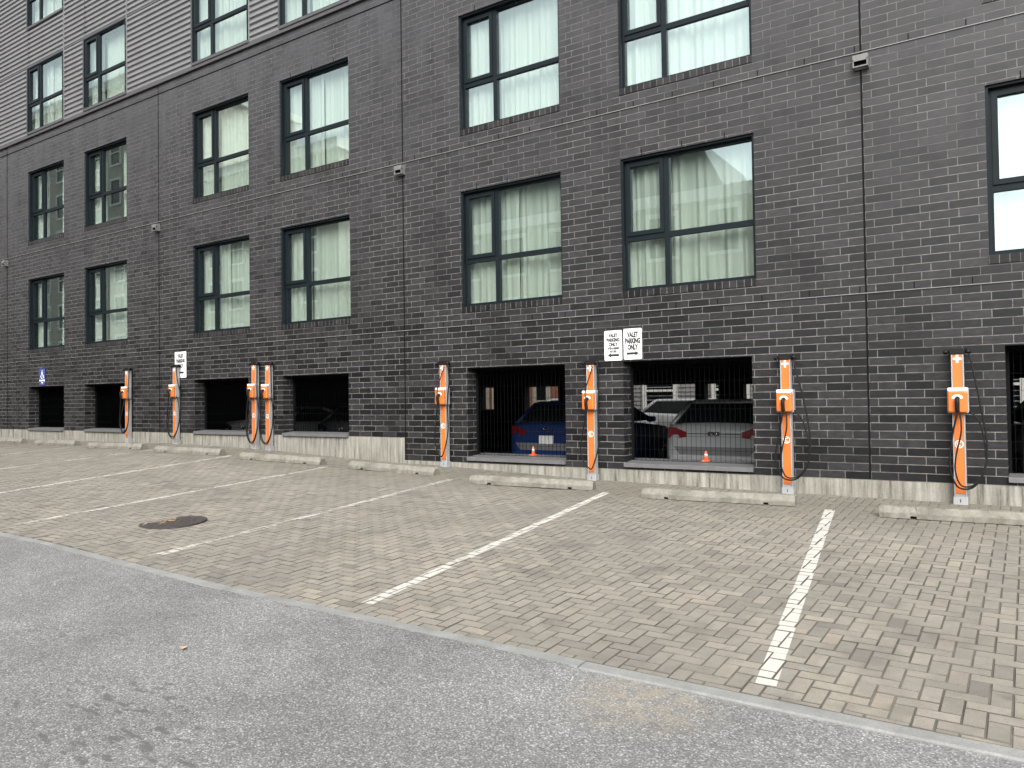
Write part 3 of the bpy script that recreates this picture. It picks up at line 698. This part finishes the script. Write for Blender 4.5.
def leaf(x, y, s_, rz, label):
    mb = MB(); out = [(0, -1), (.18, -.55), (.62, -.5), (.38, -.1), (.75, .3), (.3, .35), (0, 1), (-.3, .35), (-.75, .3), (-.38, -.1), (-.62, -.5), (-.18, -.55)]
    n = len(out); mb.v = [(0, 0, .25*s_)]+[(a*s_, b_*s_, s_*(.05+.35*abs(a)*(1+.3*(b_ > 0)))) for a, b_ in out]+[(0, 0, .25*s_-.0015)]+[(a*s_, b_*s_, s_*(.05+.35*abs(a))-.0015) for a, b_ in out]
    for k in range(n):
        mb.f.append([0, 1+k, 1+(k+1) % n]); mb.f.append([n+1, n+2+(k+1) % n, n+2+k])
    mb.m = [0]*len(mb.f); mb.sm = [False]*len(mb.f); mb.recalc = False
    o = mb.build('dry_leaf', 'leaf', None, (x, y, g(x, y)+.0)); o.rotation_euler.z = rz; tag(o, label, 'leaf')
leaf(-4.47, -7.59, .034, .6, 'pale dry leaf lying on the asphalt at the left')
def cone(x, y, z, label):
    t = thing('traffic_cone', (x, y, z), label, 'traffic cone', 'small cones behind the grilles')
    mb = MB(); mb.box(-.05, .05, -.05, .05, 0, .012); mb.cyl((0, 0, .012), .036, .010, .135, 16); mb.build('cone_body', 'cone', t)
    mb = MB(); mb.cyl((0, 0, .07), .0265, .0195, .035, 16); mb.build('reflective_band', 'signwhite', t)
mbx = MB(); 
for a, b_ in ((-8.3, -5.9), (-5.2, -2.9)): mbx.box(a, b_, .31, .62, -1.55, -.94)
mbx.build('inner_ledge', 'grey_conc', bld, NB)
cone(-6.90, .42, -.938, 'small red and white cone behind the grille in front of the blue car')
cone(-3.93, .42, -.938, 'small orange cone behind the grille in front of the silver car')

# ------------------------------------------------------------------ cars
def car(loc, rz, paint, label, group, hatch=True, length=4.4, plate=True, lens='redlens'):
    t = thing('parked_car', loc, label, 'car', group, rz)
    ys = [0, .02, .10, .4, 1.0, 2.2, 3.2, 3.85, 4.25, 4.4]; k = length/4.4
    zb = [.46, .36, .30, .26, .22, .2, .22, .26, .32, .45]; zt = [.92, 1.04, 1.09, 1.10, 1.07, 1.02, .98, .92, .82, .66]; w = [.70, .80, .87, .905, .915, .915, .905, .88, .80, .64]
    mb = MB(); rs = []
    for y, a, b_, ww in zip(ys, zb, zt, w):
        half = [(.86, a), (.97, a+.08), (1., a+.22), (1., (a+b_)/2+.06), (.97, b_-.08), (.90, b_-.015), (.6, b_+.01), (.3, b_+.018)]
        rs.append([(ww*q, y*k, z) for q, z in half]+[(0, y*k, b_+.02)]+[(-ww*q, y*k, z) for q, z in half[::-1]])
    mb.rings(rs); mb.build('body', paint, t)
    y0, y1, ya, yb = (.10, 3.15, .55, 2.2) if hatch else (.75, 3.1, 1.25, 2.2)
    zr = 1.50 if hatch else 1.44; y0, y1, ya, yb = y0*k, y1*k, ya*k, yb*k
    def ring(f): 
        yy0, yy1 = y0+(ya-y0)*f, y1+(yb-y1)*f; ww = .80-.20*f; z = 1.06+(zr-.05-1.06)*f
        return [(-ww, yy0+.06, z), (-ww+.1, yy0, z), (ww-.1, yy0, z), (ww, yy0+.06, z), (ww, yy1-.1, z), (ww-.12, yy1, z), (-ww+.12, yy1, z), (-ww, yy1-.1, z)]
    mb = MB(); mb.rings([ring(0), ring(.5), ring(1)], smooth=False); mb.build('windows', 'carglass', t)
    mb = MB(); r1 = ring(1.0); r2 = [(x*.96, y+(.06 if y < (ya+yb)/2 else -.06), zr) for x, y, _ in r1]; mb.rings([[(x*1.02, y+(-.03 if y < (ya+yb)/2 else .03), z-.02) for x, y, z in r1], [(x*1.0, y, z+.02) for x, y, z in r1], r2])
    ra, rb = ring(0), ring(1)
    for q in (0, 3, 4, 7): mb.tube([ra[q], rb[q]], .045, 6)
    mb.build('roof', paint, t)
    for s_ in (-1, 1):
        mb = MB(); mb.rings([[(s_*.47, -.012, .87), (s_*.47, -.012, .955), (s_*.66, -.004, 1.03), (s_*.80, .02, 1.04), (s_*.80, .02, .85), (s_*.62, -.006, .85)], [(s_*.47, .06, .90), (s_*.47, .06, .985), (s_*.70, .09, 1.02), (s_*.86, .30, 1.00), (s_*.86, .30, .90), (s_*.66, .09, .87)]], smooth=False); mb.build('taillight', lens, t)
        mb = MB(); mb.rings([[(s_*.50, 4.40*k, .66), (s_*.50, 4.40*k, .74), (s_*.74, 4.28*k, .80), (s_*.76, 4.28*k, .68)], [(s_*.50, 4.2*k, .66), (s_*.50, 4.2*k, .76), (s_*.78, 4.0*k, .86), (s_*.80, 4.0*k, .70)]], smooth=False); mb.build('headlight', 'chrome', t)
        mb = MB(); mb.box(s_*.9-.09, s_*.9+.09, 2.75*k, 2.88*k, 1.03, 1.15); mb.build('mirror', paint, t, bevel=.03)
        for yc in (.85, 3.45):
            mb = MB(); n = 24
            mb.rings([[(s_*xx, yc*k+r_*math.cos(2*math.pi*q/n), .33+r_*math.sin(2*math.pi*q/n)) for q in range(n)] for xx, r_ in ((.70, .30), (.72, .33), (.90, .33), (.925, .30), (.925, .21))]); wh = mb.build('wheel', 'rubber', t)
            mb = MB(); mb.rings([[(s_*xx, yc*k+r_*math.cos(2*math.pi*q/n), .33+r_*math.sin(2*math.pi*q/n)) for q in range(n)] for xx, r_ in ((.92, .21), (.93, .19), (.915, .05))]); mb.build('rim', 'alu', wh)
    mb = MB(); mb.box(-.46, .46, -.008, .05, .922, .936); mb.prism(rrect(-.10, .10, .895, .963, .02), -.011, .04) if not plate else None; mb.build('tailgate_trim', 'trim', t)
    mb = MB(); mb.rings([[(-.70, -.006, .71), (.70, -.006, .71), (.60, -.006, .575), (-.60, -.006, .575)], [(-.70, .1, .71), (.70, .1, .71), (.60, .1, .575), (-.60, .1, .575)]], smooth=False)
    mb.box(-.74, .74, -.012, .1, .36, .44); mb.build('bumper_insert', 'grey_trim', t)
    mb = MB(); mb.rings([[(-.80, .02, .56), (.80, .02, .56), (.80, .02, .46), (-.80, .02, .46)], [(-.74, -.05, .545), (.74, -.05, .545), (.74, -.05, .475), (-.74, -.05, .475)]], smooth=False); mb.build('bumper', paint, t, bevel=.01)
    mb = MB(); mb.tube([(.055*math.cos(R(a)), -.014, (.985 if plate else .929)+.028*math.sin(R(a))) for a in range(0, 361, 24)], .007, 6); mb.build('emblem', 'chrome', t)
    if plate:
        mb = MB(); mb.box(-.155, .155, -.022, -.006, .70, .855); mb.build('number_plate', 'signwhite', t)
    return t
GF = -1.55
car((-4.36, 2.0, GF), 0, 'carsilver', 'silver hatchback parked tail out behind the grille in the garage', 'cars in the garage', plate=False)
car((-7.60, 2.0, GF), 0, 'carblue', 'blue car with a white number plate behind the garage grille', 'cars in the garage')
car((-16.6, 2.0, GF), 0, 'carsilver', 'pale car dimly seen in the opening left of the paired charging posts', 'cars in the garage', hatch=False, plate=False, lens='carglass')
car((-13.3, 2.2, GF), 0, 'cardark', 'dark car dimly seen in the opening right of the paired charging posts', 'cars in the garage', plate=False, lens='carglass')
car((.85, 3.0, GF), R(8), 'carsilver', 'silver car at the far right edge seen through the last opening', 'cars in the garage', hatch=False, plate=False)
car((-10.3, 12.6, -1.56), R(-90), 'carwhite', 'white car parked in daylight beyond the garage', 'cars beyond the garage')
car((-13.9, 12.2, -1.50), R(-90), 'carwhite', 'white car outdoors behind the blue car', 'cars beyond the garage')

# ------------------------------------------------------------------ buildings beyond the garage and across the street
def facade(name, x0, x1, y0, y1, z0, z1, wall_m, label, face, cols, rows, ww, wh, zst, zfirst, trim, cornice=None, xmargin=1.2):
    t = thing(name, ((x0+x1)/2, (y0+y1)/2, z0), label, 'building'); nb = (-t.location.x, -t.location.y, -t.location.z)
    mb = MB(); mb.box(x0, x1, y0, y1, z0, z1); mb.build('wall', wall_m, t, nb)
    if cornice:
        mb = MB(); mb.box(x0-.3, x1+.3, y0-.35, y1+.35, z1, z1+cornice); mb.build('cornice', trim, t, nb)
    yf, s_ = (y1, 1) if face > 0 else (y0, -1)
    for r in range(rows):
        for c in range(cols):
            cx = x0+xmargin+(x1-x0-2*xmargin)*(c+.5)/cols; z = zfirst+r*zst
            mb = MB(); a, b_ = sorted((yf, yf+s_*.10)); 
            for q in ((cx-ww/2-.14, cx-ww/2, z-.14, z+wh+.2), (cx+ww/2, cx+ww/2+.14, z-.14, z+wh+.2), (cx-ww/2, cx+ww/2, z+wh, z+wh+.2), (cx-ww/2, cx+ww/2, z-.14, z), (cx-ww/2, cx+ww/2, z+wh*.5-.04, z+wh*.5+.04)): mb.box(q[0], q[1], a, b_, q[2], q[3])
            w = mb.build('window', trim, t, nb); a, b_ = sorted((yf, yf+s_*.02)); mb = MB(); mb.box(cx-ww/2, cx+ww/2, a, b_, z, z+wh); mb.build('pane', 'carglass', w)
    return t
t = facade('clapboard_building', -14.2, 4.5, 17, 25, -1.56, 7, 'siding', 'white clapboard building seen through the garage behind the silver car', -1, 6, 2, 1.1, 1.5, 2.8, -.5, 'cream')
mb = MB(); z = -1.4
while z < 7: mb.box(-14.19, 4.49, 16.975, 17, z, z+.03); z += .16
o = mb.build('clapboard_edge', 'siding', t, (-t.location.x, -t.location.y, -t.location.z))
t = facade('brick_house', -26, -14.6, 16, 24, -1.56, 6, 'redbrick', 'red brick building seen through the garage behind the blue car', -1, 9, 1, .5, 2.2, 2.8, -1.2, 'tan')
facade('apartment_block', -95, -50, -32, -20, -1.6, 23, 'browngrey', 'tall brown apartment block with white window frames mirrored in the left windows', 1, 16, 8, 1.2, 1.7, 2.9, .3, 'cream', .6)
facade('apartment_block', -49, -33, -32, -20.5, -1.6, 14.6, 'tan', 'tan apartment block with a pale cornice mirrored in the middle left windows', 1, 6, 5, 1.2, 1.7, 2.9, .3, 'cream', .6)
t = facade('row_house', -31, -7.5, -31, -20, -1.6, 8.1, 'tan', 'tan house with a pale cornice and slate roof mirrored in the right windows', 1, 8, 3, 1.2, 1.7, 3., .0, 'cream', .5)
mb = MB(); mb.rings([[(x, y, z) for x, y, z in ((a, -31, 8.603), (a, -20.6, 8.603), (b_, -22.4 if h > 8.8 else -20.7, h), (b_, -29 if h > 8.8 else -30.9, h))] for a, b_, h in ((-31, -30.9, 8.62), (-29, -29, 11.6), (-11.9, -11.9, 11.6), (-10, -10.1, 8.62))], smooth=False)
mb.build('hip_roof', 'slate', t, (-t.location.x, -t.location.y, -t.location.z))
facade('low_shop', -6.5, 8, -30, -20, -1.6, 3.6, 'siding', 'low pale building mirrored in the far right window', 1, 5, 1, 1.6, 1.8, 3., -.2, 'cream', .3)

# ------------------------------------------------------------------ light, sky, camera
w = bpy.data.worlds.new('World'); scene.world = w; w.use_nodes = True; nt = w.node_tree
SE, SR = 40, 152
sky = N(nt, 'ShaderNodeTexSky'); sky.sky_type = 'NISHITA'; sky.sun_disc = False; sky.sun_elevation = R(SE); sky.sun_rotation = R(SR); sky.air_density = 1.; sky.dust_density = 5.; sky.ozone_density = 1.
hs = N(nt, 'ShaderNodeHueSaturation'); hs.inputs['Saturation'].default_value = .14; L(nt, sky.outputs[0], hs.inputs['Color'])
bg = nt.nodes['Background']; L(nt, hs.outputs[0], bg.inputs['Color']); bg.inputs['Strength'].default_value = .15
ld = bpy.data.lights.new('sun', 'SUN'); ld.energy = 1.4; ld.angle = R(50); ld.color = (1, .97, .92)
so = bpy.data.objects.new('sun', ld); COL.objects.link(so)
az = R(SR); dirv = Vector((math.sin(az)*math.cos(R(SE)), math.cos(az)*math.cos(R(SE)), math.sin(R(SE))))
so.rotation_euler = dirv.to_track_quat('Z', 'Y').to_euler(); so.location = (0, -12, 20)
cd = bpy.data.cameras.new('camera'); cd.sensor_width = 36; cd.lens = 772/1024*36; cd.clip_end = 2000; cd.clip_start = .05
co = bpy.data.objects.new('camera', cd); COL.objects.link(co); scene.camera = co
yaw, pitch, roll = R(33.80361127), R(1.13492832), R(-.81007944)
fw = Vector((-math.sin(yaw)*math.cos(pitch), math.cos(yaw)*math.cos(pitch), math.sin(pitch))); ri = Vector((math.cos(yaw), math.sin(yaw), 0)); up = ri.cross(fw)
r_ = math.cos(roll)*ri+math.sin(roll)*up; u_ = -math.sin(roll)*ri+math.cos(roll)*up
co.matrix_world = Matrix(((r_.x, u_.x, -fw.x, 0), (r_.y, u_.y, -fw.y, -10.5), (r_.z, u_.z, -fw.z, 0), (0, 0, 0, 1)))
vs = scene.view_settings; vs.view_transform = 'Standard'; vs.look = 'None'; vs.gamma = 1; vs.use_curve_mapping = False; vs.exposure = 1.3
